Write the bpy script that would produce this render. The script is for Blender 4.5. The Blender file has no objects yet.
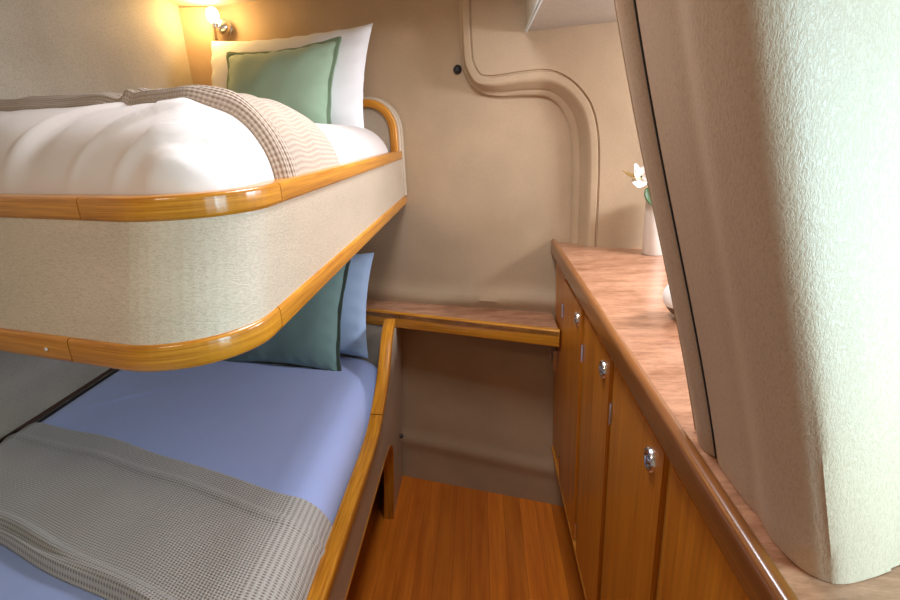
import bpy, bmesh, math, random
import numpy as np
from mathutils import Vector, Matrix, Euler
random.seed(4); rng = np.random.default_rng(5)
SC = bpy.context.scene
COL = SC.collection

# ------------------------------------------------------------------ camera
cam_d = bpy.data.cameras.new('camera')
cam = bpy.data.objects.new('camera', cam_d); COL.objects.link(cam); SC.camera = cam
cam_d.sensor_width = 36.0; cam_d.lens = 20.8; cam_d.clip_start = 0.02
cam.matrix_world = Matrix(((0.998, 0.024, 0.063, 0.0), (0.053, 0.309, -0.950, 0.0), (-0.042, 0.951, 0.307, 1.4), (0, 0, 0, 1)))
_r = cam.matrix_world.to_quaternion(); cam.matrix_world = Matrix.Translation((0, 0, 1.4)) @ _r.to_matrix().to_4x4()

# ------------------------------------------------------------------ view, world
SC.view_settings.view_transform = 'Standard'; SC.view_settings.look = 'None'
SC.view_settings.gamma = 1.0; SC.view_settings.use_curve_mapping = False
SC.view_settings.exposure = 0.2
w = bpy.data.worlds.new('world'); SC.world = w; w.use_nodes = True
w.node_tree.nodes['Background'].inputs[0].default_value = (1.0, 0.78, 0.56, 1)
w.node_tree.nodes['Background'].inputs[1].default_value = 0.25

def area(name, loc, target, size, size_y, power, color, spread=180):
    l = bpy.data.lights.new(name, 'AREA'); l.shape = 'RECTANGLE'; l.size = size; l.size_y = size_y
    l.energy = power; l.color = color; l.spread = math.radians(spread)
    o = bpy.data.objects.new(name, l); COL.objects.link(o); o.location = loc
    o.rotation_euler = (Vector(target) - Vector(loc)).to_track_quat('-Z', 'Y').to_euler()
    return o
# daylight through the deck hatch, the hull window beyond the partition, and the doorway behind on the right
area('hatch_daylight', (-0.02, 1.0, 1.93), (-0.02, 1.0, 0), 0.20, 0.34, 9.5, (0.88, 0.92, 1.0))
area('hull_window_daylight', (0.93, 1.12, 1.52), (-0.2, 1.25, 1.05), 0.26, 0.14, 12.5, (0.86, 0.90, 1.0))
area('doorway_daylight', (0.78, 0.0, 1.36), (0.36, 0.42, 1.26), 0.35, 0.6, 5.6, (0.50, 0.84, 1.0), 110)

# ------------------------------------------------------------------ materials
class NT:
    def __init__(s, name, rough=0.5, spec=0.5):
        s.m = bpy.data.materials.new(name); s.m.use_nodes = True; s.t = s.m.node_tree; s.b = s.t.nodes['Principled BSDF']
        s.b.inputs['Roughness'].default_value = rough
        s.b.inputs['Specular IOR Level'].default_value = spec
    def n(s, typ, **kw):
        nd = s.t.nodes.new(typ)
        for k, v in kw.items():
            if k in nd.inputs: nd.inputs[k].default_value = v
            else: setattr(nd, k, v)
        return nd
    def l(s, a, b): s.t.links.new(a, b)
    def coord(s, scale, kind='Object', rot=(0, 0, 0)):
        tc = s.n('ShaderNodeTexCoord'); mp = s.n('ShaderNodeMapping')
        mp.inputs['Scale'].default_value = scale; mp.inputs['Rotation'].default_value = rot
        s.l(tc.outputs[kind], mp.inputs[0]); return mp.outputs[0]
    def ramp(s, fac, stops):
        r = s.n('ShaderNodeValToRGB'); e = r.color_ramp.elements
        while len(e) < len(stops): e.new(0.5)
        for i, (p, c) in enumerate(stops): e[i].position = p; e[i].color = (*c, 1)
        s.l(fac, r.inputs[0]); return r.outputs[0]
    def bump(s, h, strength, dist=0.002, prev=None):
        b = s.n('ShaderNodeBump', Strength=strength, Distance=dist); s.l(h, b.inputs['Height'])
        if prev: s.l(prev, b.inputs['Normal'])
        s.l(b.outputs[0], s.b.inputs['Normal']); return b.outputs[0]

def plain(name, col, rough=0.5, metal=0.0, spec=0.5):
    q = NT(name, rough, spec); q.b.inputs['Metallic'].default_value = metal
    ns = q.n('ShaderNodeTexNoise', Scale=30.0); q.l(q.coord((1, 1, 1)), ns.inputs['Vector'])
    c = Vector(col); q.l(q.ramp(ns.outputs[0], [(0.3, tuple(c * 0.93)), (0.7, tuple(c))]), q.b.inputs['Base Color'])
    return q.m

def leather(name, col, scale=(1, 1, 1), size=330.0, strength=0.35, rough=0.5, blot=0.12, kind='Object', gs=0.8):
    q = NT(name, rough, 0.4)
    co = q.coord(scale, kind)
    v = q.n('ShaderNodeTexNoise', Scale=size, Detail=3.0, Roughness=0.6, Distortion=0.8); q.l(co, v.inputs['Vector'])
    hr = q.ramp(v.outputs[0], [(0.38, (0, 0, 0)), (0.60, (1, 1, 1))])
    b = q.n('ShaderNodeTexNoise', Scale=5.0, Detail=4.0); q.l(co, b.inputs['Vector'])
    c = Vector(col)
    base = q.ramp(b.outputs[0], [(0.3, tuple(c * (1 - blot))), (0.7, tuple(c * (1 + blot * 0.5)))])
    mx = q.n('ShaderNodeMix', data_type='RGBA', blend_type='MULTIPLY'); mx.inputs[0].default_value = 1.0
    gr = q.ramp(v.outputs[0], [(0.36, (gs, gs * 0.985, gs * 0.95)), (0.55, (1, 1, 1))])
    q.l(base, mx.inputs[6]); q.l(gr, mx.inputs[7]); q.l(mx.outputs[2], q.b.inputs['Base Color'])
    q.bump(hr, strength, 0.0015)
    return q.m

def wood(name, dark, light, kind='Object', scale=(1, 1, 1), rough=0.3, fine=60.0, coat=0.25, planks=None):
    """grain runs along the axis whose scale is small"""
    q = NT(name, rough, 0.5); q.b.inputs['Coat Weight'].default_value = coat; q.b.inputs['Coat Roughness'].default_value = 0.15
    co = q.coord(scale, kind)
    a = q.n('ShaderNodeTexNoise', Scale=fine, Detail=5.0, Roughness=0.65, Distortion=0.3); q.l(co, a.inputs['Vector'])
    b = q.n('ShaderNodeTexNoise', Scale=fine * 0.22, Detail=2.0); q.l(co, b.inputs['Vector'])
    m = q.n('ShaderNodeMath', operation='MULTIPLY'); m.inputs[1].default_value = 0.55; q.l(a.outputs[0], m.inputs[0])
    m2 = q.n('ShaderNodeMath', operation='MULTIPLY_ADD'); m2.inputs[1].default_value = 0.45; q.l(b.outputs[0], m2.inputs[0]); q.l(m.outputs[0], m2.inputs[2])
    mid = tuple((Vector(dark) + Vector(light)) / 2)
    col = q.ramp(m2.outputs[0], [(0.36, dark), (0.5, mid), (0.64, light)])
    if planks:
        tc = q.n('ShaderNodeTexCoord'); sp = q.n('ShaderNodeSeparateXYZ'); q.l(tc.outputs['Object'], sp.inputs[0])
        d = q.n('ShaderNodeMath', operation='DIVIDE'); d.inputs[1].default_value = planks; q.l(sp.outputs[0], d.inputs[0])
        fl = q.n('ShaderNodeMath', operation='FLOOR'); q.l(d.outputs[0], fl.inputs[0])
        wn = q.n('ShaderNodeTexWhiteNoise', noise_dimensions='1D'); q.l(fl.outputs[0], wn.inputs['W'])
        fr = q.n('ShaderNodeMath', operation='FRACT'); q.l(d.outputs[0], fr.inputs[0])
        var = q.ramp(wn.outputs[0], [(0.0, (0.72, 0.70, 0.68)), (1.0, (1.1, 1.1, 1.1))])
        gap = q.ramp(fr.outputs[0], [(0.0, (0.35, 0.3, 0.3)), (0.02, (1, 1, 1)), (0.99, (1, 1, 1)), (1.0, (0.35, 0.3, 0.3))])
        for src in (var, gap):
            mx = q.n('ShaderNodeMix', data_type='RGBA', blend_type='MULTIPLY'); mx.inputs[0].default_value = 1.0
            q.l(col, mx.inputs[6]); q.l(src, mx.inputs[7]); col = mx.outputs[2]
    q.l(col, q.b.inputs['Base Color'])
    q.bump(a.outputs[0], 0.06, 0.001)
    return q.m

def cloth(name, col, weave=900.0, strength=0.15, rough=0.85, sheen=0.3, wr=0.25):
    q = NT(name, rough, 0.2); q.b.inputs['Sheen Weight'].default_value = sheen
    co = q.coord((1, 1, 1))
    b = q.n('ShaderNodeTexNoise', Scale=9.0, Detail=3.0, Distortion=0.4); q.l(co, b.inputs['Vector'])
    c = Vector(col)
    q.l(q.ramp(b.outputs[0], [(0.3, tuple(c * 0.96)), (0.7, tuple(c))]), q.b.inputs['Base Color'])
    f = q.n('ShaderNodeTexNoise', Scale=weave, Detail=1.0); q.l(co, f.inputs['Vector'])
    p = q.bump(b.outputs[0], wr, 0.01)
    q.bump(f.outputs[0], strength, 0.001, p)
    return q.m

def knit(name, thread, hole, cu, cv):
    """basket-knit throw: raised stitches with open gaps; UVs are in metres"""
    q = NT(name, 0.9, 0.15); q.b.inputs['Sheen Weight'].default_value = 0.3
    tc = q.n('ShaderNodeTexCoord'); sp = q.n('ShaderNodeSeparateXYZ'); q.l(tc.outputs['UV'], sp.inputs[0])
    outs = []
    for i, c in ((0, cu), (1, cv)):
        m = q.n('ShaderNodeMath', operation='MULTIPLY'); m.inputs[1].default_value = 2 * math.pi / c; q.l(sp.outputs[i], m.inputs[0])
        s_ = q.n('ShaderNodeMath', operation='SINE'); q.l(m.outputs[0], s_.inputs[0]); outs.append(s_.outputs[0])
    mn = q.n('ShaderNodeMath', operation='ADD'); q.l(outs[0], mn.inputs[0]); q.l(outs[1], mn.inputs[1])
    h = q.n('ShaderNodeMapRange'); h.inputs['From Min'].default_value = -2; h.inputs['From Max'].default_value = 1.4
    q.l(mn.outputs[0], h.inputs[0])
    q.l(q.ramp(h.outputs[0], [(0.10, hole), (0.5, tuple(Vector(thread) * 0.9)), (0.8, thread)]), q.b.inputs['Base Color'])
    q.bump(h.outputs[0], 0.7, 0.003)
    return q.m

LE = (0.60, 0.49, 0.36)
M = {}
M['wall'] = leather('wall_lining', (0.465, 0.335, 0.21), size=420, strength=0.05, rough=0.62, gs=0.9)
M['wall_low'] = leather('wall_lining_left', (0.46, 0.41, 0.33), size=300, strength=0.06, rough=0.6)
M['fascia'] = leather('grained_vinyl', (0.58, 0.48, 0.36), scale=(0.5, 0.5, 1.5), size=340, strength=0.28, rough=0.42, gs=0.87)
M['partition'] = leather('partition_vinyl', (0.58, 0.415, 0.29), scale=(1.3, 1.3, 0.6), size=400, strength=0.25, rough=0.42, blot=0.08, gs=0.88)
M['ceiling'] = leather('ceiling_lining', (0.62, 0.55, 0.44), size=180, strength=0.1, rough=0.6)
M['piping'] = plain('pale_piping', (0.55, 0.62, 0.62), 0.4)
M['rail'] = wood('rail_wood', (0.36, 0.115, 0.006), (0.76, 0.33, 0.03), 'UV', (1.2, 22, 1), rough=0.28, fine=9)
M['shelf'] = wood('shelf_wood', (0.38, 0.12, 0.010), (0.62, 0.25, 0.03), 'Object', (1.5, 20, 40), rough=0.3, fine=8)
M['cab'] = wood('cabinet_wood', (0.38, 0.11, 0.006), (0.60, 0.21, 0.016), 'Object', (20, 20, 0.9), rough=0.35, fine=6, coat=0.15)
M['cabedge'] = wood('cabinet_edge_wood', (0.42, 0.15, 0.014), (0.56, 0.23, 0.03), 'Object', (20, 20, 0.9), rough=0.35, fine=6)
M['lip'] = wood('counter_lip_wood', (0.17, 0.055, 0.010), (0.28, 0.10, 0.022), 'Object', (25, 1.0, 25), rough=0.28, fine=8, coat=0.4)
M['counter'] = wood('counter_veneer', (0.24, 0.095, 0.042), (0.54, 0.28, 0.165), 'Object', (3.5, 14, 3), rough=0.28, fine=12, coat=0.35)
M['floor'] = wood('floor_planks', (0.50, 0.11, 0.006), (0.80, 0.23, 0.016), 'Object', (10, 0.7, 1), rough=0.38, fine=4, coat=0.2, planks=0.062)
M['dark'] = plain('dark_brown_board', (0.06, 0.025, 0.012), 0.6)
M['black'] = plain('black_rubber', (0.012, 0.012, 0.012), 0.5)
M['chrome'] = plain('polished_chrome', (0.80, 0.82, 0.85), 0.22, 1.0)
M['duvet'] = cloth('white_duvet_cotton', (0.72, 0.655, 0.62))
M['sheet'] = cloth('white_sheet_daylit_blue', (0.45, 0.55, 0.92), wr=0.15)  # white sheet; the blue daylight falling on it is painted into the base colour
M['pillow'] = cloth('white_pillow_cotton', (0.84, 0.85, 0.86))
M['pillow2'] = cloth('white_pillow_daylit_blue', (0.46, 0.64, 0.90))  # lower pillow is white too, its blue is daylight tint put in the colour
M['green'] = cloth('sage_green_linen', (0.33, 0.47, 0.33), weave=500, strength=0.3)
M['greentrim'] = cloth('dark_sage_edging', (0.20, 0.30, 0.19), weave=500)
M['teal'] = cloth('dull_teal_linen', (0.21, 0.35, 0.33), weave=500, strength=0.3)
M['tealtrim'] = cloth('dark_teal_edging', (0.06, 0.09, 0.07), weave=500)
M['knit1'] = knit('oatmeal_knit', (0.50, 0.39, 0.30), (0.34, 0.25, 0.18), 0.0048, 0.0038)
M['knit2'] = knit('oatmeal_knit_lower', (0.60, 0.57, 0.52), (0.26, 0.21, 0.18), 0.0070, 0.0056)
M['ceramic'] = plain('cream_ceramic', (0.72, 0.66, 0.58), 0.4)
M['petal'] = plain('white_petal', (0.88, 0.84, 0.80), 0.6)
M['petaly'] = plain('yellow_petal', (0.70, 0.52, 0.18), 0.6)
M['leaf'] = plain('green_leaf', (0.04, 0.09, 0.02), 0.5)
q = NT('mottled_brown_shell', 0.8); _n = q.n('ShaderNodeTexNoise', Scale=160.0, Detail=4.0); q.l(q.coord((1, 1, 1)), _n.inputs['Vector'])
q.l(q.ramp(_n.outputs[0], [(0.4, (0.05, 0.03, 0.02)), (0.65, (0.25, 0.19, 0.13))]), q.b.inputs['Base Color']); q.bump(_n.outputs[0], 0.8, 0.004); M['shell'] = q.m
q = NT('lit_frosted_glass', 0.4); q.b.inputs['Emission Color'].default_value = (1.0, 0.72, 0.35, 1); q.b.inputs['Emission Strength'].default_value = 14; M['bulb'] = q.m
q = NT('lit_diffuser', 0.4); q.b.inputs['Emission Color'].default_value = (1.0, 0.80, 0.58, 1); q.b.inputs['Emission Strength'].default_value = 3; M['diff'] = q.m

# ------------------------------------------------------------------ helpers
def mk(name, verts, faces, mat, parent=None, uvs=None, smooth=True, auto=True):
    me = bpy.data.meshes.new(name); me.from_pydata([tuple(v) for v in verts], [], faces)
    if uvs is not None:
        ul = me.uv_layers.new(name='uv'); li = np.zeros(len(me.loops), dtype=np.int32); me.loops.foreach_get('vertex_index', li)
        ul.data.foreach_set('uv', np.asarray(uvs, dtype=np.float32)[li].ravel())
    bm = bmesh.new(); bm.from_mesh(me); bmesh.ops.recalc_face_normals(bm, faces=bm.faces); bm.to_mesh(me); bm.free()
    if smooth:
        me.polygons.foreach_set('use_smooth', [True] * len(me.polygons))
        if auto: me.set_sharp_from_angle(angle=math.radians(40))
    me.materials.append(mat)
    o = bpy.data.objects.new(name, me); COL.objects.link(o)
    if parent: o.parent = parent; o.location = -Vector(parent.location)
    return o

def mkbm(name, bm, mat, parent=None, smooth=True):
    me = bpy.data.meshes.new(name); bm.normal_update(); bm.to_mesh(me); bm.free()
    if smooth:
        me.polygons.foreach_set('use_smooth', [True] * len(me.polygons)); me.set_sharp_from_angle(angle=math.radians(40))
    me.materials.append(mat); o = bpy.data.objects.new(name, me); COL.objects.link(o)
    if parent: o.parent = parent; o.location = -Vector(parent.location)
    return o

def tag(o, label, cat, group=None):
    o['label'] = label; o['category'] = cat
    if group: o['group'] = group
    return o
def struct(o): o['kind'] = 'structure'; return o
def thing(name, loc, label, cat, group=None):
    o = bpy.data.objects.new(name, None); COL.objects.link(o); o.location = loc; o.empty_display_size = 0.05
    return tag(o, label, cat, group)

def prism(name, pts, ext, mat, parent=None, bevel=0.0, seg=2):
    """pts: planar 3-D loop, extruded by vector ext, edges bevelled"""
    bm = bmesh.new(); a = [bm.verts.new(p) for p in pts]; b = [bm.verts.new(Vector(p) + Vector(ext)) for p in pts]
    bm.faces.new(a); bm.faces.new(b[::-1]); n = len(a)
    for i in range(n): bm.faces.new((a[i], b[i], b[(i + 1) % n], a[(i + 1) % n]))
    bmesh.ops.recalc_face_normals(bm, faces=bm.faces)
    if bevel:
        es = [e for e in bm.edges if len(e.link_faces) == 2 and e.calc_face_angle(0) > 0.5]
        bmesh.ops.bevel(bm, geom=es, offset=bevel, segments=seg, affect='EDGES', clamp_overlap=True)
    return mkbm(name, bm, mat, parent)
def box(name, lo, hi, mat, parent=None, bevel=0.003):
    x0, y0, z0 = lo; x1, y1, z1 = hi
    return prism(name, [(x0, y0, z0), (x1, y0, z0), (x1, y1, z0), (x0, y1, z0)], (0, 0, z1 - z0), mat, parent, bevel)

def sweep(name, frames, prof, mat, parent=None, closed_prof=True, caps=True):
    """frames: list of (point, axis_a, axis_b); prof: list of (a, b)"""
    V = []; UV = []; F = []; n = len(prof); L = 0; prev = None
    pl = [0]
    for i in range(1, n): pl.append(pl[-1] + math.dist(prof[i], prof[i - 1]))
    for p, a, b in frames:
        p = Vector(p)
        if prev is not None: L += (p - prev).length
        prev = p
        for k, (u, v) in enumerate(prof):
            V.append(p + Vector(a) * u + Vector(b) * v); UV.append((L, pl[k]))
    m = len(frames); nn = n if closed_prof else n - 1
    for i in range(m - 1):
        for k in range(nn):
            F.append((i * n + k, i * n + (k + 1) % n, (i + 1) * n + (k + 1) % n, (i + 1) * n + k))
    if caps and closed_prof: F.append(tuple(range(n))); F.append(tuple(range((m - 1) * n, m * n))[::-1])
    return mk(name, V, F, mat, parent, UV)

def rrect(w0, w1, h0, h1, r, seg=3):
    out = []
    for cx, cy, a0 in ((w1 - r, h1 - r, 0), (w0 + r, h1 - r, 90), (w0 + r, h0 + r, 180), (w1 - r, h0 + r, 270)):
        for k in range(seg + 1):
            a = math.radians(a0 + 90 * k / seg); out.append((cx + r * math.cos(a), cy + r * math.sin(a)))
    return out

def tube(name, pts, r, mat, parent=None, seg=10):
    fr = []; pts = [Vector(p) for p in pts]
    for i, p in enumerate(pts):
        t = (pts[min(i + 1, len(pts) - 1)] - pts[max(i - 1, 0)]).normalized()
        a = t.cross(Vector((0.3, 0.2, 1))).normalized(); b = t.cross(a); fr.append((p, a, b))
    return sweep(name, fr, [(r * math.cos(2 * math.pi * k / seg), r * math.sin(2 * math.pi * k / seg)) for k in range(seg)], mat, parent)

def lathe(name, prof, origin, axis, mat, parent=None, seg=28, sx=1.0):
    """prof: (radius, height) along axis"""
    qt = Vector((0, 0, 1)).rotation_difference(Vector(axis)); V = []; F = []; n = len(prof)
    for k in range(seg):
        a = 2 * math.pi * k / seg
        for r, h in prof: V.append(Vector(origin) + qt @ Vector((r * math.cos(a) * sx, r * math.sin(a), h)))
    for k in range(seg):
        for i in range(n - 1): F.append((k * n + i, ((k + 1) % seg) * n + i, ((k + 1) % seg) * n + i + 1, k * n + i + 1))
    bm = bmesh.new(); vs = [bm.verts.new(v) for v in V]
    for f in F: bm.faces.new([vs[i] for i in f])
    bmesh.ops.remove_doubles(bm, verts=bm.verts, dist=1e-6); bmesh.ops.recalc_face_normals(bm, faces=bm.faces)
    return mkbm(name, bm, mat, parent)

def catmull(pts, n=8):
    P = [np.array(p, float) for p in pts]; P = [2 * P[0] - P[1]] + P + [2 * P[-1] - P[-2]]; out = []
    for i in range(1, len(P) - 2):
        for k in range(n):
            t = k / n; a, b, c, d = P[i - 1], P[i], P[i + 1], P[i + 2]
            out.append(0.5 * ((2 * b) + (-a + c) * t + (2 * a - 5 * b + 4 * c - d) * t * t + (-a + 3 * b - 3 * c + d) * t ** 3))
    out.append(P[-2]); return out

# aft bulkhead frame: s runs to the right along the wall, off comes towards the viewer
WA = Vector((-0.353, 1.883, 0)); WE = Vector((0.9597, -0.2812, 0)); WN = Vector((-0.2812, -0.9597, 0))
def wp(s, z, off=0.0): return WA + WE * s + WN * off + Vector((0, 0, z))
def sx(X, off=0.0): return (X + 0.353 + 0.2812 * off) / 0.9597
def wally(X): return WA.y + WE.y * sx(X)
def vnoise(x, y, seed=0):
    r = np.random.default_rng(seed); o = np.zeros_like(x)
    for k in range(7):
        a = r.uniform(0, 2 * math.pi); f = r.uniform(0.6, 1.7); o += np.sin((x * math.cos(a) + y * math.sin(a)) * f + r.uniform(0, 6.3))
    return o / 7

# ------------------------------------------------------------------ room shell
struct(box('floor', (-1.7, -1.0, -0.05), (1.1, 2.5, 0.0), M['floor'], None, 0))
# back wall, one lined surface with soft puckers above the shelf and near the floor
ss = np.linspace(sx(-1.75), sx(1.15), 140); zz = np.linspace(0, 2.0, 110)
S, Z = np.meshgrid(ss, zz); g = lambda x, m, s_: np.exp(-((x - m) / s_) ** 2)
xx = -0.353 + 0.96 * S
off = 0.004 * vnoise(S * 5, Z * 5, 3)
off += 0.022 * g(Z, 0.825 + 0.01 * np.sin(xx * 9), 0.028) * (0.5 + 0.5 * g(xx, 0.1, 0.25)) + 0.010 * g(Z, 0.17 - 0.05 * xx, 0.03)
off = np.where(np.abs(xx - 0.15) < 0.9, off, 0) * np.clip((Z - 0.0) / 0.05, 0, 1)
Vv = [wp(a, b, c) for a, b, c in zip(S.ravel(), Z.ravel(), off.ravel())]
nx = len(ss); Ff = [(j * nx + i, j * nx + i + 1, (j + 1) * nx + i + 1, (j + 1) * nx + i) for j in range(len(zz) - 1) for i in range(nx - 1)]
base = len(Vv); Vv += [wp(ss[0], 0, -0.08), wp(ss[-1], 0, -0.08), wp(ss[-1], 2, -0.08), wp(ss[0], 2, -0.08)]
Ff += [(base, base + 3, base + 2, base + 1), (0, base, base + 1, nx - 1)]
struct(mk('wall_back', Vv, Ff, M['wall']))

# raised lining panel on the back wall with its rolled S-shaped edge
cont = catmull([(-0.048, 2.0), (-0.048, 1.8), (-0.048, 1.64), (-0.038, 1.575), (-0.004, 1.523), (0.06, 1.500), (0.15, 1.497), (0.215, 1.487), (0.258, 1.445), (0.282, 1.38), (0.290, 1.28), (0.291, 1.16), (0.291, 1.038)], 6)
cont = [np.array((sx(c[0]), c[1])) for c in cont]
prof = [(0, -0.004), (0.0, 0.009), (0.003, 0.015), (0.010, 0.018), (0.014, 0.019), (0.017, 0.030), (0.024, 0.036), (0.028, 0.048), (0.034, 0.054), (0.039, 0.055), (0.054, 0.055), (0.0565, 0.049), (0.059, 0.049), (0.0615, 0.055), (0.075, 0.055)]
V = []; F = []; inner = []
for i, c in enumerate(cont):
    t = cont[min(i + 1, len(cont) - 1)] - cont[max(i - 1, 0)]; t /= np.linalg.norm(t); nn = np.array((-t[1], t[0]))   # to the right / up
    fs = 0.75 + 1.0 * min(1.0, max(0.0, (i / (len(cont) - 1) - 0.35) / 0.35))
    for d, o_ in prof:
        d = d * fs if d <= 0.034 else d + 0.034 * (fs - 1)
        q_ = c + nn * d; V.append(wp(q_[0], q_[1] if 0 < i < len(cont) - 1 else c[1], o_))
    inner.append(len(V) - 1)
n = len(prof)
for i in range(len(cont) - 1):
    for k in range(n - 1): F.append((i * n + k, i * n + k + 1, (i + 1) * n + k + 1, (i + 1) * n + k))
b0 = len(V); V += [wp(sx(1.1), 1.038, 0.055), wp(sx(1.1), 2.0, 0.055)]
F.append(tuple(inner) + (b0, b0 + 1))
struct(mk('wall_back_panel', V, F, M['wall'])); bpy.data.objects['wall_back_panel'].name = 'trim_1'

# left hull lining, sloping out under the upper bunk
prof = [(-1.47, 0.0), (-1.40, 0.58), (-1.33, 0.78), (-1.18, 1.06), (-1.09, 1.18), (-1.045, 1.30), (-1.04, 2.0)]
P = catmull(prof, 5); V = []; F = []; ys = np.linspace(-1.0, 2.35, 40)
for y in ys:
    for c in P: V.append((c[0] + 0.003 * math.sin(y * 7 + c[1] * 5), y, c[1]))
m = len(P)
for i in range(len(ys) - 1):
    for k in range(m - 1): F.append((i * m + k, i * m + k + 1, (i + 1) * m + k + 1, (i + 1) * m + k))
wl = mk('wall_left', V, F, M['wall_low']); sd = wl.modifiers.new('t', 'SOLIDIFY'); sd.thickness = 0.04; sd.offset = 1
if sum(p.normal.x for p in wl.data.polygons) > 0: sd.offset = -1
struct(wl)
struct(prism('trim_2', [(-1.05, 2.00, 1.3), (-0.945, 2.03, 1.3), (-0.945, 2.12, 1.3), (-1.05, 2.12, 1.3)], (0, 0, 0.56), M['wall'], None, 0.004))
struct(tube('trim_3', [(-1.387, y, 0.612) for y in np.linspace(-0.9, 2.1, 12)], 0.006, M['dark']))
# ceiling with the hatch opening
cz0, cz1 = 1.862, 1.92
bm = bmesh.new()
def addb(lo, hi):
    r = bmesh.ops.create_cube(bm, size=1)
    for v in r['verts']: v.co = Vector([lo[i] + (v.co[i] + 0.5) * (hi[i] - lo[i]) for i in range(3)])
addb((-1.2, -1, cz0), (-0.17, 2.4, cz1)); addb((0.17, -1, cz0), (1.1, 2.4, cz1)); addb((-0.17, -1, cz0), (0.17, 0.7, cz1)); addb((-0.17, 1.2, cz0), (0.17, 2.4, cz1))
struct(mkbm('ceiling', bm, M['ceiling'], None, False))
# right hull wall with its window opening
bm = bmesh.new(); X0, X1 = 0.86, 0.90
addb((X0, 0.5, 0), (X1, 2.2, 1.34)); addb((X0, 0.5, 1.70), (X1, 2.2, cz0)); addb((X0, 0.5, 1.34), (X1, 0.80, 1.70)); addb((X0, 1.42, 1.34), (X1, 2.2, 1.70))
struct(mkbm('wall_right', bm, M['wall'], None, False))

# padded partition standing on the counter, beside the viewer: faces the cabin, turns a soft corner towards the doorway
def part_x(z): return 0.253 - 0.245 * (z - 1.04)
prf = [(0.60, 0.575), (0.05, 0.572), (0.012, 0.566), (-0.003, 0.556), (-0.008, 0.540), (-0.006, 0.524), (0.000, 0.5170), (0.010, 0.5158), (0.010, 0.5140), (0.001, 0.5105), (-0.001, 0.505), (-0.003, 0.49), (-0.002, 0.44), (0.000, 0.42), (-0.003, 0.395), (-0.001, 0.375), (0.004, 0.358), (0.014, 0.347), (0.030, 0.343), (0.055, 0.349), (0.078, 0.3575), (0.080, 0.360), (0.20, 0.405), (0.60, 0.55)]
prf = [tuple(p) for p in catmull(prf, 3)]
zs = np.linspace(1.041, cz0, 40); V = []; F = []; UV = []
for z in zs:
    for k, (dx, y) in enumerate(prf):
        bulge = 0.004 * math.sin(z * 9 + 1) * (1 if dx < 0.02 else 0)
        V.append((part_x(z) + dx - bulge, y, z))
m = len(prf)
for i in range(len(zs) - 1):
    for k in range(m): F.append((i * m + k, i * m + (k + 1) % m, (i + 1) * m + (k + 1) % m, (i + 1) * m + k))
F.append(tuple(range(m))); F.append(tuple(range((len(zs) - 1) * m, len(zs) * m)))
pt = mk('wall_partition', V, F, M['partition']); struct(pt)
struct(tube('seam_shade', [(part_x(z) + 0.0005 - 0.004 * math.sin(z * 9 + 1), 0.5140, z) for z in zs], 0.0012, M['black'], None, 8))  # black tube added along the seam to draw the shade in its gap

# ------------------------------------------------------------------ upper bunk
ub = thing('upper_bunk', (-0.7, 1.2, 1.163), 'upper berth with curved wooden rails and grained beige vinyl side, carrying the cream duvet', 'bunk bed')
sl = 0.36
SLT, SLB = (0.36, 0.560), (0.305, 0.507)
def outline(inset, y_end, sy=SLT):
    """plan outline of the bunk: from the far wall along the aisle, round the corner, along the front edge"""
    sl, fy = sy; xr = -0.267 - inset; r = 0.10 - inset
    fd = Vector((-1, sl)).normalized(); fn = Vector((-sl, -1)).normalized()      # along front, outward
    # front line passes (-0.40, 0.507)
    p0 = Vector((-0.40, fy)) - fn * inset
    # centre of the corner arc
    cxp = xr - r; # centre x ; front distance r
    t = (cxp - (p0.x - fn.x * r)) / fd.x; cyp = (p0.y - fn.y * r) + fd.y * t
    pts = []; y = y_end
    for yy in np.linspace(y_end, cyp, 24)[:-1]: pts.append((Vector((xr, yy)), Vector((1, 0))))
    a0 = 0.0; a1 = math.atan2(fn.y, fn.x)
    for k in range(17):
        a = a0 + (a1 - a0) * k / 16; pts.append((Vector((cxp + r * math.cos(a), cyp + r * math.sin(a))), Vector((math.cos(a), math.sin(a)))))
    q0 = pts[-1][0]
    for L in np.linspace(0, 0.765 if fy > 0.52 else 0.83, 18)[1:]: pts.append((q0 + fd * L, fn))
    return pts
def rail_frames(z, y_end=1.855, sy=SLT): return [((p.x, p.y, z), (nn.x, nn.y, 0), (0, 0, 1)) for p, nn in outline(0.0, y_end, sy)]
def cut(fr, a, b):
    """piece of the frames between arc lengths a and b, with exact ends"""
    out = []; L = 0
    mixf = lambda f, g_, t: tuple(Vector(f[j]).lerp(Vector(g_[j]), t) for j in range(3))
    for i in range(len(fr) - 1):
        d = (Vector(fr[i + 1][0]) - Vector(fr[i][0])).length
        if d < 1e-9: continue
        if L <= a < L + d: out.append(mixf(fr[i], fr[i + 1], (a - L) / d))
        elif a < L <= b: out.append(fr[i])
        if L <= b < L + d: out.append(mixf(fr[i], fr[i + 1], (b - L) / d)); return out
        L += d
    out.append(fr[-1]); return out
def densify(fr):
    out = []
    for i in range(len(fr) - 1):
        for k in range(6):
            t = k / 6; out.append(tuple(tuple(Vector(fr[i][j]).lerp(Vector(fr[i + 1][j]), t)) for j in range(3)))
    out.append(fr[-1]); return out
for nm_z0, nm_z1, th in ((1.319, 1.347, SLT), (1.163, 1.194, SLB)):
    fr = densify(rail_frames(0, sy=th))
    pr = [(a, b) for a, b in rrect(-0.030, 0.004, nm_z0, nm_z1, 0.005)]
    c1_, c2_ = (1.168, 1.455) if th is SLT else (1.228, 1.520)
    for a, b in ((0, c1_), (c1_ + 0.002, c2_), (c2_ + 0.002, 9)):
        sweep('rail', cut(fr, a, b), pr, M['rail'], ub)
lo_, hi_ = densify(rail_frames(0, sy=SLB)), densify(rail_frames(0, sy=SLT)); V = []; F = []
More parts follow.
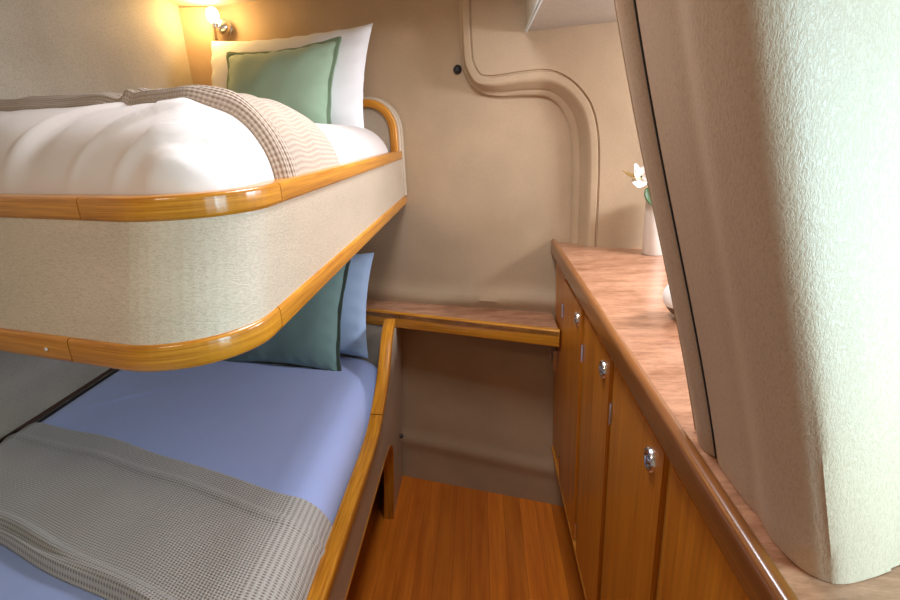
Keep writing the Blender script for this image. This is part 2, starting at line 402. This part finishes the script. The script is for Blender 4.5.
for (p0_, a0_, _), (p1_, a1_, _) in zip(lo_, hi_):
    for k in range(7):
        t = k / 6; V.append(Vector(p0_).lerp(Vector(p1_), t) + Vector((0, 0, 1.188 + 0.137 * t)))
    for k in range(7):
        t = 1 - k / 6; V.append(Vector(p0_).lerp(Vector(p1_), t) - Vector(a0_).lerp(Vector(a1_), t) * 0.012 + Vector((0, 0, 1.188 + 0.137 * t)))
for i in range(len(lo_) - 1):
    for k in range(14): F.append((i * 14 + k, i * 14 + (k + 1) % 14, (i + 1) * 14 + (k + 1) % 14, (i + 1) * 14 + k))
F += [tuple(range(14)), tuple(range((len(lo_) - 1) * 14, len(lo_) * 14))]
mk('fascia', V, F, M['fascia'], ub)
bo = [p for p, _ in outline(0.02, 1.84, SLB)]
poly = [(p.x, p.y, 1.17) for p in bo] + [(-1.06, 0.72, 1.17), (-1.06, 2.05, 1.17)]
prism('base_board', poly, (0, 0, 0.02), M['dark'], ub)
c = wp(0, 0); lathe('screw_cap', [(0, 0), (0.0022, 0.0), (0.0022, 0.001), (0, 0.0014)], (-0.512, 0.536, 1.178), (-0.27, -0.96, 0), M['ceramic'], ub, 12)
# end board against the wall with its arched wooden edging
s1 = sx(-0.255); arc = [(s1 - 0.6, 1.525), (s1 - 0.3, 1.525), (s1 - 0.13, 1.525)]
arc += [(s1 - 0.115 + 0.115 * math.cos(a), 1.41 + 0.115 * math.sin(a)) for a in np.linspace(math.pi / 2, 0, 14)] + [(s1, 1.38), (s1, 1.325)]
prism('end_board', [wp(a, b, 0.003) for a, b in arc] + [wp(s1, 1.19, 0.003), wp(s1 - 0.6, 1.19, 0.003)], WN * 0.028, M['fascia'], ub, 0.006, 3)
fr = []
for i, (a, b) in enumerate(arc):
    p, q_ = arc[max(i - 1, 0)], arc[min(i + 1, len(arc) - 1)]
    d = (Vector((q_[0] - p[0], q_[1] - p[1]))).normalized(); nrm = WE * d.y * -1 + Vector((0, 0, d.x))
    fr.append((wp(a, b, 0.031), nrm, WN))
sweep('arched_edging', fr, rrect(-0.034, -0.008, 0, 0.014, 0.004), M['rail'], ub)

# ------------------------------------------------------------------ soft beds
class Bed:
    """puffed surface inside planes; planes = (nx, ny, c, w) with distance = c - n.p"""
    def __init__(s, planes, r, w, z0, hf): s.pl, s.r, s.w, s.z0, s.h = planes, r, w, z0, hf
    def d(s, x, y):
        a = np.stack([c - nx * x - ny * y for nx, ny, c in s.pl]); q = s.r - a
        return -(np.sqrt((np.maximum(q, 0) ** 2).sum(0)) + np.minimum(q.max(0), 0) - s.r)
    def pt(s, x, y, lift=0.0):
        e = 1e-4; d = s.d(x, y); gx = (s.d(x + e, y) - d) / e; gy = (s.d(x, y + e) - d) / e
        L = np.sqrt(gx * gx + gy * gy) + 1e-9; gx, gy = gx / L, gy / L
        x = x - gx * np.minimum(d, 0); y = y - gy * np.minimum(d, 0); dc = np.maximum(d, 0)
        th = np.clip(dc / s.w, 0, 1) * math.pi / 2
        nd = np.where(dc < s.w, s.w * (1 - np.cos(th)), dc)
        X = x + gx * (nd - dc); Y = y + gy * (nd - dc)
        Zz = s.z0 + s.h(X, Y) * np.sin(th)
        k = np.cos(th) * lift
        return X - gx * k, Y - gy * k, Zz + np.sin(th) * lift
def grid_mesh(name, X, Y, Z, mat, parent=None, U=None, Vv=None, thick=0.0, keep=None):
    ny, nx = X.shape; verts = np.stack([X.ravel(), Y.ravel(), Z.ravel()], 1)
    faces = [(j * nx + i, j * nx + i + 1, (j + 1) * nx + i + 1, (j + 1) * nx + i) for j in range(ny - 1) for i in range(nx - 1)
             if keep is None or (keep[j, i] or keep[j, i + 1] or keep[j + 1, i] or keep[j + 1, i + 1])]
    uv = None if U is None else np.stack([U.ravel(), Vv.ravel()], 1)
    me = bpy.data.meshes.new(name); me.from_pydata(verts.tolist(), [], faces)
    if uv is not None:
        ul = me.uv_layers.new(name='uv'); li = np.zeros(len(me.loops), dtype=np.int32); me.loops.foreach_get('vertex_index', li)
        ul.data.foreach_set('uv', uv.astype(np.float32)[li].ravel())
    bm = bmesh.new(); bm.from_mesh(me)
    if keep is not None:
        bmesh.ops.delete(bm, geom=[v for v in bm.verts if not v.link_faces], context='VERTS')
        bmesh.ops.dissolve_degenerate(bm, edges=bm.edges, dist=1e-5)
    bm.to_mesh(me); bm.free()
    me.polygons.foreach_set('use_smooth', [True] * len(me.polygons)); me.materials.append(mat)
    o = bpy.data.objects.new(name, me); COL.objects.link(o)
    if thick: sd = o.modifiers.new('t', 'SOLIDIFY'); sd.thickness = thick; sd.offset = -1
    return o
sm = lambda x, a, b: (lambda t: t * t * (3 - 2 * t))(np.clip((x - a) / (b - a), 0, 1))

# upper duvet
fnl = math.hypot(sl, 1)
def UV_v(x, y): return y + sl * (x + 0.3)       # distance from the viewer's end, skewed with the bunk
def hU(x, y):
    v = UV_v(x, y)
    h = 0.122 + 0.026 * sm(v, 0.60, 0.86) - 0.032 * sm(v, 0.97, 1.22)
    h = h + 0.008 * np.exp(-((x + 0.62) / 0.3) ** 2) * (1 - sm(v, 0.7, 1.1))
    wr = np.zeros_like(x)
    # folds fanning up from the front rail
    near = (1 - sm(v, 0.66, 0.86))
    for x0, k, wd, am in ((-0.64, 0.5, 0.012, 0.012), (-0.60, 0.2, 0.03, -0.010), (-0.525, 1.1, 0.008, 0.009), (-0.45, 1.2, 0.007, 0.010), (-0.43, 1.2, 0.016, -0.008), (-0.40, 1.5, 0.009, 0.009), (-0.35, 1.3, 0.012, 0.008)):
        u = (x - x0) - k * (v - 0.54); wr += am * np.exp(-(u / wd) ** 2)
    h += wr * 1.3 * near + 0.0035 * vnoise(x * 55 + v * 20, v * 14, 31) * (1 - sm(v, 0.75, 0.95))
    right = (1 - sm(v, 0.95, 1.0)) * np.exp(-((x + 0.28) / 0.12) ** 2)
    h += 0.006 * np.sin(v * 60 + x * 20) * right
    return h + 0.010 * sm(-x, 0.55, 0.9) + 0.005 * vnoise(x * 14, y * 10, 8)
frontc = -(-0.285 * 0 + 0)
n1 = (-sl / fnl, -1 / fnl); c1 = n1[0] * -0.40 + n1[1] * 0.560 - 0.024
cw = (0.2812, 0.9597); cwc = 0.2812 * WA.x + 0.9597 * WA.y - 0.05
BU = Bed([(1, 0, -0.290), (n1[0], n1[1], c1), (cw[0], cw[1], cwc)], 0.085, 0.13, 1.318, hU)
gx = np.linspace(-1.035, -0.27, 170); gv = np.linspace(0.44, 1.95, 260); GX, GV = np.meshgrid(gx, gv); GY = GV - sl * (GX + 0.3)
D = BU.d(GX, GY); X, Y, Z = BU.pt(GX, GY)
tag(grid_mesh('duvet', X, Y, Z, M['duvet'], keep=D > -0.001, thick=0.004), 'puffy cream white duvet on the upper bunk, bulging over its wooden rail', 'duvet')

def throw(name, bed, v0, v1, skew, xref, x0, x1, mat, ridges, lift0=0.010, nu=420, nv=200):
    gx = np.linspace(x0, x1, nu); gv = np.linspace(v0, v1, nv); GX, GV = np.meshgrid(gx, gv)
    wob = 0.012 * np.sin(GX * 5 + 1.0) + 0.004 * np.sin(GX * 17)
    GY = GV - skew * (GX - xref) + wob
    t = GV - v0
    lift = np.full_like(GX, lift0) + 0.0025 * vnoise(GX * 25, GV * 25, 4)
    for c, wd, am in ridges:
        cc = c + 0.006 * np.sin(GX * 8 + c * 90); lift += am * np.exp(-(np.abs(t - cc) / wd) ** 3)
    ed = np.minimum(t, (v1 - v0) - t); lift *= np.clip(ed / 0.012, 0.03, 1) ** 0.6
    X, Y, Z = bed.pt(GX, GY, lift)
    return grid_mesh(name, X, Y, Z, mat, U=GX, Vv=GV, thick=0.006)
o = throw('knitted_throw', BU, 0.745, 1.09, sl, -0.3, -1.03, -0.288, M['knit1'], [(0.018, 0.009, 0.007), (0.040, 0.009, 0.007), (0.066, 0.010, 0.005)], lift0=0.010)
tag(o, 'oatmeal knitted throw folded across the duvet of the upper bunk', 'throw blanket')

def cushion(name, w_, h_, t_, mat, loc, right, upv, label, cat, trim=None, sag=0.0, seed=1, ear=0.02, flange=0.009):
    """pillow: w_ along right, h_ along upv, plump towards right x up"""
    right = Vector(right).normalized(); upv = Vector(upv).normalized(); nrm = right.cross(upv).normalized(); upv = nrm.cross(right)
    nu, nv = 60, 44; V = []; F = []
    us = np.linspace(-1, 1, nu); vs = np.linspace(-1, 1, nv); Ug, Vg = np.meshgrid(us, vs)
    prof = (np.clip(1 - np.abs(Ug) ** 2.6, 0, 1) * np.clip(1 - np.abs(Vg) ** 2.6, 0, 1)) ** 0.55
    pull = 1 - ear / w_ * 2 * (1 - Vg ** 2); pull2 = 1 - ear / h_ * 2 * (1 - Ug ** 2)
    x = Ug * w_ / 2 * pull; y = Vg * h_ / 2 * pull2 - sag * (1 - Ug ** 2) * (Vg > 0) * Vg
    edge = np.exp(-((1 - np.maximum(np.abs(Ug), np.abs(Vg))) / 0.12) ** 2)
    wr = 0.006 * vnoise(Ug * 7, Vg * 5, seed) + 0.003 * np.sin(Ug * 26 + Vg * 4) * edge * (np.abs(Vg) > np.abs(Ug)) + 0.003 * np.sin(Vg * 20 + Ug * 3) * edge * (np.abs(Vg) <= np.abs(Ug))
    for sgn in (1, -1):
        z = sgn * (prof * t_ / 2) + wr * (prof > 0.02)
        for a, b, c_ in zip(x.ravel(), y.ravel(), z.ravel()): V.append(Vector(loc) + right * a + upv * b + nrm * c_)
    off = nu * nv
    for j in range(nv - 1):
        for i in range(nu - 1):
            q_ = (j * nu + i, j * nu + i + 1, (j + 1) * nu + i + 1, (j + 1) * nu + i); F.append(q_); F.append(tuple(k + off for k in q_[::-1]))
    bm = bmesh.new(); vv = [bm.verts.new(v) for v in V]
    for f in F: bm.faces.new([vv[i] for i in f])
    bmesh.ops.remove_doubles(bm, verts=bm.verts, dist=1e-5)
    o = mkbm(name, bm, mat); tag(o, label, cat)
    if trim:
        loop = [(0, i) for i in range(nu)] + [(j, nu - 1) for j in range(1, nv)] + [(nv - 1, i) for i in range(nu - 2, -1, -1)] + [(j, 0) for j in range(nv - 2, 0, -1)]
        V = []; F = []; n = len(loop)
        for k, (j, i) in enumerate(loop):
            p = Vector((x[j, i], y[j, i])); dirv = Vector((x[j, i] / w_, y[j, i] / h_)); dd = Vector((Ug[j, i] if abs(Ug[j, i]) > 0.97 else 0, Vg[j, i] if abs(Vg[j, i]) > 0.97 else 0)).normalized()
            fl = flange * (1 + 0.10 * math.sin(k * 0.55))
            for a, b in ((-0.3 * fl, 0.004), (fl, 0.0025), (fl, -0.0025), (-0.3 * fl, -0.004)):
                q_ = p + dd * a; V.append(Vector(loc) + right * q_.x + upv * q_.y + nrm * (b + 0.0015 * math.sin(k * 0.4)))
        for k in range(n):
            for m_ in range(4): F.append((k * 4 + m_, k * 4 + (m_ + 1) % 4, ((k + 1) % n) * 4 + (m_ + 1) % 4, ((k + 1) % n) * 4 + m_))
        e = mk('flanged_edge', V, F, trim); e.parent = o
    return o
def lean(deg, yaw=0):
    """up vector leaning back into the wall, right vector along it"""
    r = (Matrix.Rotation(math.radians(yaw), 3, 'Z') @ WE); n_ = Vector((r.y, -r.x, 0)); a = math.radians(deg)
    return r, Vector((0, 0, math.cos(a))) - n_ * math.sin(a)
r_, u_ = lean(18)
cushion('pillow', 0.64, 0.36, 0.13, M['pillow'], wp(-0.272, 1.568, 0.12), r_ + Vector((0, 0, -0.01)), u_, 'white pillow leaning on the back wall of the upper bunk, behind the sage green cushion', 'pillow', seed=2)
r_, u_ = lean(24)
cushion('cushion', 0.425, 0.30, 0.12, M['green'], wp(-0.236, 1.545, 0.21), r_ + Vector((0, 0, 0.02)), u_, 'sage green cushion with a flanged edge on the upper bunk, under the wall lamp', 'cushion', M['greentrim'], seed=5)

# ------------------------------------------------------------------ lower bunk
lb = thing('lower_bunk', (-0.7, 1.0, 0.0), 'lower berth with a wooden rail sweeping up to the shelf and a vinyl covered side', 'bunk bed')
S_ = catmull([(-0.35, 0.584), (0.4, 0.584), (1.0, 0.584), (1.20, 0.584), (1.30, 0.592), (1.39, 0.620), (1.46, 0.650), (1.51, 0.680), (1.555, 0.715), (1.60, 0.752), (1.64, 0.776), (1.69, 0.790)], 5)
fr = []
for i, c in enumerate(S_):
    t = S_[min(i + 1, len(S_) - 1)] - S_[max(i - 1, 0)]; t /= np.linalg.norm(t)
    fr.append(((-0.31, c[0], c[1]), (1, 0, 0), (0, -t[1], t[0])))
def lens(fr): return fr
fd_ = densify(fr); kcut = min(range(len(fd_)), key=lambda i: abs(fd_[i][0][1] - 1.36))
pr = rrect(-0.036, 0.003, -0.026, 0.0, 0.006)
sweep('rail', fd_[:kcut], pr, M['rail'], lb); sweep('rail', fd_[kcut:], pr, M['rail'], lb)
def sidex(z): return -0.313 - 0.085 * max(0.0, 0.58 - z)
top = [(c[0], c[1] - 0.022) for c in S_]
bot = [(1.86, 0.0), (1.625, 0.0), (1.62, 0.15), (1.615, 0.25), (1.60, 0.32), (1.57, 0.365), (1.52, 0.392), (1.44, 0.402), (-0.35, 0.402)]
loop = top + [(1.70, 0.745), (1.86, 0.72)] + bot
V = [(sidex(z), y, z) for y, z in loop] + [(sidex(z) - 0.034, y, z) for y, z in loop]; n = len(loop)
F = [tuple(range(n)), tuple(range(n, 2 * n))[::-1]] + [(i, (i + 1) % n, n + (i + 1) % n, n + i) for i in range(n)]
mk('side_panel', V, F, M['fascia'], lb, smooth=False)
bt = bot[1:][::-1]; fr = []
for i, (y, z) in enumerate(bt):
    p, q_ = bt[max(i - 1, 0)], bt[min(i + 1, len(bt) - 1)]; d = Vector((0, q_[0] - p[0], q_[1] - p[1])).normalized()
    fr.append(((sidex(z), y, z), (1, 0, 0), (0, -d.z, d.y)))
sweep('bottom_edging', fr, rrect(-0.036, 0.0015, -0.005, 0.002, 0.001, 1), M['rail'], lb)
box('plinth_board', (-0.50, -0.6, 0.0), (-0.48, 1.86, 0.41), M['dark'], lb)
box('bed_base', (-1.38, -0.6, 0.41), (-0.345, 1.80, 0.44), M['dark'], lb)
prism('head_panel', [(-0.348, wally(-0.348) - 0.130, 0.44), (-0.9, wally(-0.9) - 0.130, 0.44), (-0.9, wally(-0.9) - 0.110, 0.44), (-0.348, wally(-0.348) - 0.110, 0.44)], (0, 0, 0.305), M['fascia'], lb, 0.004)
tag(lathe('door_bumper', [(0, 0), (0.008, 0.0), (0.008, 0.010), (0.006, 0.014), (0, 0.015)], (-0.339, 1.765, 0.272), (1, 0, 0.0), M['black'], None, 14), 'small black rubber bumper on the side of the lower berth below the shelf', 'bumper')

def hL(x, y): return 0.078 + 0.010 * np.exp(-((x + 0.8) / 0.4) ** 2) + 0.0035 * vnoise(x * 12, y * 9, 21) + 0.006 * np.exp(-(((x + 1.16) * 0.55 - (y - 1.42)) / 0.012) ** 2) * np.exp(-((x + 1.15) / 0.08) ** 2)
BL = Bed([(1, 0, -0.352), (-1, 0, 1.374), (cw[0], cw[1], 0.2812 * WA.x + 0.9597 * WA.y - 0.14)], 0.12, 0.085, 0.555, hL)
gx = np.linspace(-1.39, -0.33, 190); gv = np.linspace(-0.5, 2.15, 240); GX, GY = np.meshgrid(gx, gv)
D = BL.d(GX, GY); X, Y, Z = BL.pt(GX, GY)
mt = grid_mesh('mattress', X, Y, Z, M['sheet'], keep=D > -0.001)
# give the mattress its side walls and underside
bm = bmesh.new(); bm.from_mesh(mt.data); be = [e for e in bm.edges if e.is_boundary]
r = bmesh.ops.extrude_edge_only(bm, edges=be)
for v in [g_ for g_ in r['geom'] if isinstance(g_, bmesh.types.BMVert)]: v.co.z = 0.442
be = [e for e in bm.edges if e.is_boundary]; bmesh.ops.holes_fill(bm, edges=be); bmesh.ops.recalc_face_normals(bm, faces=bm.faces)
bm.to_mesh(mt.data); bm.free(); mt.data.polygons.foreach_set('use_smooth', [True] * len(mt.data.polygons)); mt.data.set_sharp_from_angle(angle=math.radians(60))
tag(mt, 'mattress in a smooth white sheet on the lower bunk, coloured blue as the daylight tints it', 'mattress')
o = throw('knitted_throw', BL, 0.565, 0.935, 0.35, -0.35, -1.362, -0.352, M['knit2'], [(0.010, 0.010, 0.012), (0.036, 0.013, 0.014), (0.290, 0.012, 0.004)], lift0=0.014)
tag(o, 'grey-beige waffle knitted throw laid across the lower bunk', 'throw blanket')
r_, u_ = lean(20, 4)
cushion('pillow', 0.64, 0.38, 0.12, M['pillow2'], wp(-0.325, 0.822, 0.165), r_, u_, 'white pillow, its colour tinted with blue daylight, standing at the head of the lower bunk, behind the teal cushion', 'pillow', seed=7)
r_, u_ = lean(24, 4)
cushion('cushion', 0.46, 0.40, 0.12, M['teal'], wp(-0.292, 0.812, 0.255), r_, u_, 'dull teal cushion with a dark edge, half hidden under the upper bunk', 'cushion', M['tealtrim'], seed=9)

# ------------------------------------------------------------------ corner shelf
sh = thing('corner_shelf', (-0.1, 1.75, 0.745), 'wooden wall shelf between the lower bunk and the cabinet, above the empty recess', 'shelf')
A = Vector((-0.50, 1.800, 0)); B = Vector((0.236, 1.527, 0)); dr = (B - A).normalized(); nf = Vector((dr.y, -dr.x, 0))
bA = Vector((-0.50, wally(-0.50) - 0.004, 0)); bB = Vector((0.236, wally(0.236) - 0.004, 0))
prism('board', [(*p.xy, 0.7745) for p in (A, B, bB, bA)], (0, 0, 0.020), M['counter'], sh, 0.002)
fr = [((A + dr * t).xy.to_3d(), nf, (0, 0, 1)) for t in np.linspace(0, (B - A).length, 12)]
sweep('front_rail', fr, rrect(-0.022, 0.0, 0.740, 0.797, 0.005), M['rail'], sh)

# ------------------------------------------------------------------ cabinet, worktop
cb = thing('base_cabinet', (0.5, 0.9, 0.0), 'long honey-coloured wooden cabinet with chrome latches along the right side', 'cabinet')
YE = 1.69
prism('carcass', [(0.247, -0.3, 0.285), (0.84, -0.3, 0.285), (0.84, wally(0.84) - 0.01, 0.285), (0.247, wally(0.247) - 0.02, 0.285)], (0, 0, 0.715), M['cab'], cb, 0.002)
prism('plinth_board', [(0.305, -0.3, 0.0), (0.84, -0.3, 0.0), (0.84, wally(0.84) - 0.01, 0.0), (0.305, wally(0.305) - 0.02, 0.0)], (0, 0, 0.286), M['dark'], cb)
box('bottom_edging', (0.236, -0.3, 0.279), (0.249, 1.66, 0.296), M['cabedge'], cb, 0.003)
doors = [(1.195, 1.462), (0.905, 1.153), (0.607, 0.872), (0.10, 0.583)]
edges_ = [-0.3] + [v for a, b in sorted(doors) for v in (a, b)] + [1.672]
for a, b in zip(edges_[0::2], edges_[1::2]): box('stile', (0.2425, a + 0.0015, 0.296), (0.2475, b - 0.0015, 1.0), M['cabedge'] if b < 1.5 else M['cab'], cb, 0.001)
for a, b in doors:
    box('top_rail', (0.2425, a, 0.986), (0.2475, b, 1.0), M['cab'], cb, 0.001)
for i, (a, b) in enumerate(doors):
    d = box('door', (0.236, a, 0.300), (0.2472, b, 0.984), M['cab'], cb, 0.0025)
    if i < 3:
        kc = (0.2362, a + 0.048, 0.940)
        k = lathe('latch', [(0.008, 0.003), (0.0105, 0.0055), (0.014, 0.0065), (0.0170, 0.0055), (0.0185, 0.003), (0.019, 0.0)], kc, (-1, 0, 0), M['chrome'], None, 32)
        b_ = lathe('push_button', [(0, 0.0065), (0.005, 0.006), (0.0075, 0.0045), (0.008, 0.001)], kc, (-1, 0, 0), M['chrome'], None, 20)
        for z_ in (0.885, 0.36): tube_ = tube('hinge', [(0.2355, b + 0.005, z_ - 0.022), (0.2355, b + 0.005, z_ + 0.022)], 0.0045, M['chrome'], None, 10); tube_.parent = d; tube_.location = -(Vector(cb.location) + d.location)
        k.parent = d; k.location = -(Vector(cb.location) + d.location); b_.parent = k
wt = thing('worktop', (0.5, 0.9, 1.0), 'figured reddish wood worktop with a rounded raised lip over the cabinet', 'worktop')
def lipx(y): return 0.222 + 0.008 * max(0.0, (y - 0.3) / 1.4)
prism('slab', [(0.234, -0.3, 1.0), (0.85, -0.3, 1.0), (0.85, wally(0.85) - 0.05, 1.0), (0.34, wally(0.34) - 0.005, 1.0), (0.240, wally(0.240) - 0.005, 1.0)], (0, 0, 0.04), M['counter'], wt, 0.001)
fr = [((lipx(y), y, 1.0), (1, 0, 0), (0, 0, 1)) for y in np.linspace(-0.3, 1.60, 16)] + [((lipx(1.7) + 0.0, 1.705, 1.0), (1, 0, 0), (0, 0, 1))]
sweep('lip', fr, rrect(-0.002, 0.0155, 0.004, 0.0515, 0.0080, 5), M['lip'], wt)
cat_ = thing('cabinet_catch', (0.232, 1.63, 0.66), 'small metal catch on the cabinet side just under the shelf end', 'catch')
box('bracket', (0.2295, 1.60, 0.625), (0.2425, 1.650, 0.695), M['chrome'], cat_, 0.002); lathe('roller', [(0, -0.012), (0.006, -0.012), (0.006, 0.012), (0, 0.012)], (0.2235, 1.625, 0.665), (0, 0, 1), M['chrome'], cat_, 14)

# overhead locker
lk = thing('overhead_locker', (0.5, 1.4, 1.68), 'pale lined overhead locker high on the back wall, cut by the top of the frame', 'locker')
X = 0.142; yb = lambda x: wally(x) - 0.060
prism('body', [(X, 1.10, 1.668), (0.84, 1.10, 1.668), (0.84, yb(0.84), 1.668), (X, yb(X), 1.668)], (0, 0, 0.191), M['wall_low'], lk, 0.003)
tube('piping', [(X, y, 1.668) for y in np.linspace(1.10, yb(X), 6)], 0.0045, M['piping'], lk, 10)

# ------------------------------------------------------------------ wall lamp
lc = wp(sx(-0.893), 1.790)
lp = thing('wall_lamp', lc, 'small lit chrome wall lamp in the corner above the upper bunk', 'lamp')
lathe('wall_plate', [(0, 0.0), (0.022, 0.0), (0.022, 0.005), (0.018, 0.009), (0, 0.010)], lc, WN, M['chrome'], lp)
bm = bmesh.new(); bmesh.ops.create_uvsphere(bm, u_segments=24, v_segments=16, radius=0.026)
for v in bm.verts: v.co += lc + WN * 0.025
mkbm('swivel_ball', bm, M['chrome'], lp)
tip = lc + WN * 0.055 - WE * 0.012 + Vector((0, 0, 0.0))
tube('arm', [lc + WN * 0.03, lc + WN * 0.05 - WE * 0.02, tip], 0.006, M['chrome'], lp)
lathe('bulb_holder', [(0, -0.006), (0.013, -0.006), (0.014, 0.008), (0.010, 0.012)], tip, (0, 0, 1), M['chrome'], lp)
lathe('bulb', [(0.009, 0.0), (0.018, 0.010), (0.0215, 0.026), (0.018, 0.041), (0.009, 0.049), (0, 0.051)], tip + Vector((0, 0, 0.009)), (0, 0, 1), M['bulb'], lp)
pl_ = bpy.data.lights.new('lamp_light', 'POINT'); pl_.energy = 1.6; pl_.color = (1.0, 0.62, 0.22); pl_.shadow_soft_size = 0.02
plo = bpy.data.objects.new('lamp_light', pl_); COL.objects.link(plo); plo.location = tip + WN * 0.045 + Vector((0, 0, 0.03))

# ceiling light near the foot of the bunks
cl = thing('ceiling_light', (-0.45, 0.06, cz0), 'round ceiling light near the foot of the bunks', 'lamp')
lathe('rim', [(0.075, 0), (0.078, -0.008), (0.066, -0.012), (0.062, -0.006)], (-0.45, 0.06, cz0), (0, 0, 1), M['chrome'], cl)
lathe('diffuser', [(0, -0.010), (0.04, -0.009), (0.063, -0.005)], (-0.45, 0.06, cz0), (0, 0, 1), M['diff'], cl)
area('ceiling_light_glow', (-0.45, 0.06, cz0 - 0.02), (-0.45, 0.10, 0), 0.12, 0.12, 2.3, (1.0, 0.78, 0.58))

# ------------------------------------------------------------------ small things
# black stopper on the wall
sp_ = wp(sx(-0.062), 1.588); tag(lathe('wall_stop', [(0, 0), (0.013, 0.0), (0.014, 0.004), (0.011, 0.012), (0.006, 0.016), (0, 0.017)], sp_, WN, M['black'], None, 20), 'small round black stop on the back wall beside the padded moulding', 'door stop')
# vase with a white blossom
vx, vy = 0.497, 1.505
vs_ = tag(lathe('vase', [(0, 0), (0.030, 0.0), (0.032, 0.004), (0.032, 0.165), (0.029, 0.170), (0.026, 0.165), (0.026, 0.02), (0, 0.018)], (vx, vy, 1.0402), (0, 0, 1), M['ceramic'], None, 36), 'slim cream cylinder vase on the worktop, partly behind the padded partition', 'vase')
fw = thing('flower_stem', (vx, vy, 1.06), 'white blossom on a green stem leaning out of the cream vase', 'flower')
fc = Vector((0.438, 1.48, 1.262))
tube('stem', [(vx, vy, 1.06), (vx - 0.004, vy, 1.19), (0.470, 1.495, 1.235), fc], 0.003, M['leaf'], fw, 8)
def petal(name, base, d, n_, L, wd, mat, curl=0.25):
    d = Vector(d).normalized(); n_ = Vector(n_); s_ = d.cross(n_).normalized(); n_ = s_.cross(d).normalized(); V = []; F = []; nu, nv = 10, 7
    for i in range(nu):
        t = i / (nu - 1); ww = wd * math.sin(math.pi * (0.06 + 0.90 * t) ** 0.8) * 0.5
        for j in range(nv):
            u = j / (nv - 1) * 2 - 1
            V.append(Vector(base) + d * (L * t) + s_ * (ww * u) + n_ * (curl * L * t * t - 0.25 * ww * (1 - u * u)))
    for i in range(nu - 1):
        for j in range(nv - 1): F.append((i * nv + j, i * nv + j + 1, (i + 1) * nv + j + 1, (i + 1) * nv + j))
    o = mk(name, V, F, mat, fw); sd = o.modifiers.new('t', 'SOLIDIFY'); sd.thickness = 0.0012; return o
petal('petal', fc, (-1, -0.3, 0.15), (0, -0.3, 1), 0.062, 0.040, M['petaly'])
petal('petal', fc, (-0.7, -0.5, 0.55), (0.3, -1, 0.6), 0.060, 0.042, M['petal'])
petal('petal', fc, (0.1, -0.5, 0.8), (0.3, -1, 0.1), 0.055, 0.048, M['petal'])
petal('petal', fc, (0.9, -0.4, 0.35), (0, -1, 0.8), 0.062, 0.046, M['petal'])
petal('petal', fc, (-0.3, -0.6, -0.6), (-0.3, -1, 0.0), 0.050, 0.040, M['petal'])
petal('leaf', fc + Vector((0.02, 0, -0.03)), (0.3, -0.2, -0.9), (0, -1, 0), 0.06, 0.030, M['leaf'])
# little shell-like ornament lying behind the partition
og = Vector((0.392, 0.965, 1.079))
orn = thing('ornament', (og.x, og.y, 1.0405), 'small white and mottled brown ornament on the worktop, behind the edge of the partition', 'ornament')
def half(name, top, mat):
    bm = bmesh.new(); bmesh.ops.create_uvsphere(bm, u_segments=28, v_segments=20, radius=1)
    bmesh.ops.bisect_plane(bm, geom=bm.verts[:] + bm.edges[:] + bm.faces[:], plane_co=(0, 0, 0.1), plane_no=(0.35, 0, -1) if top else (-0.35, 0, 1), clear_outer=True)
    bmesh.ops.holes_fill(bm, edges=[e for e in bm.edges if e.is_boundary])
    for v in bm.verts:
        k = 1 + 0.04 * math.sin(v.co.x * 6 + v.co.z * 5)
        v.co = Vector((v.co.x * 0.046 * k, v.co.y * 0.05, v.co.z * (0.05 if top else 0.038))) + og
    return mkbm(name, bm, mat, orn)
half('white_top', True, M['petal']); half('brown_shell', False, M['shell'])
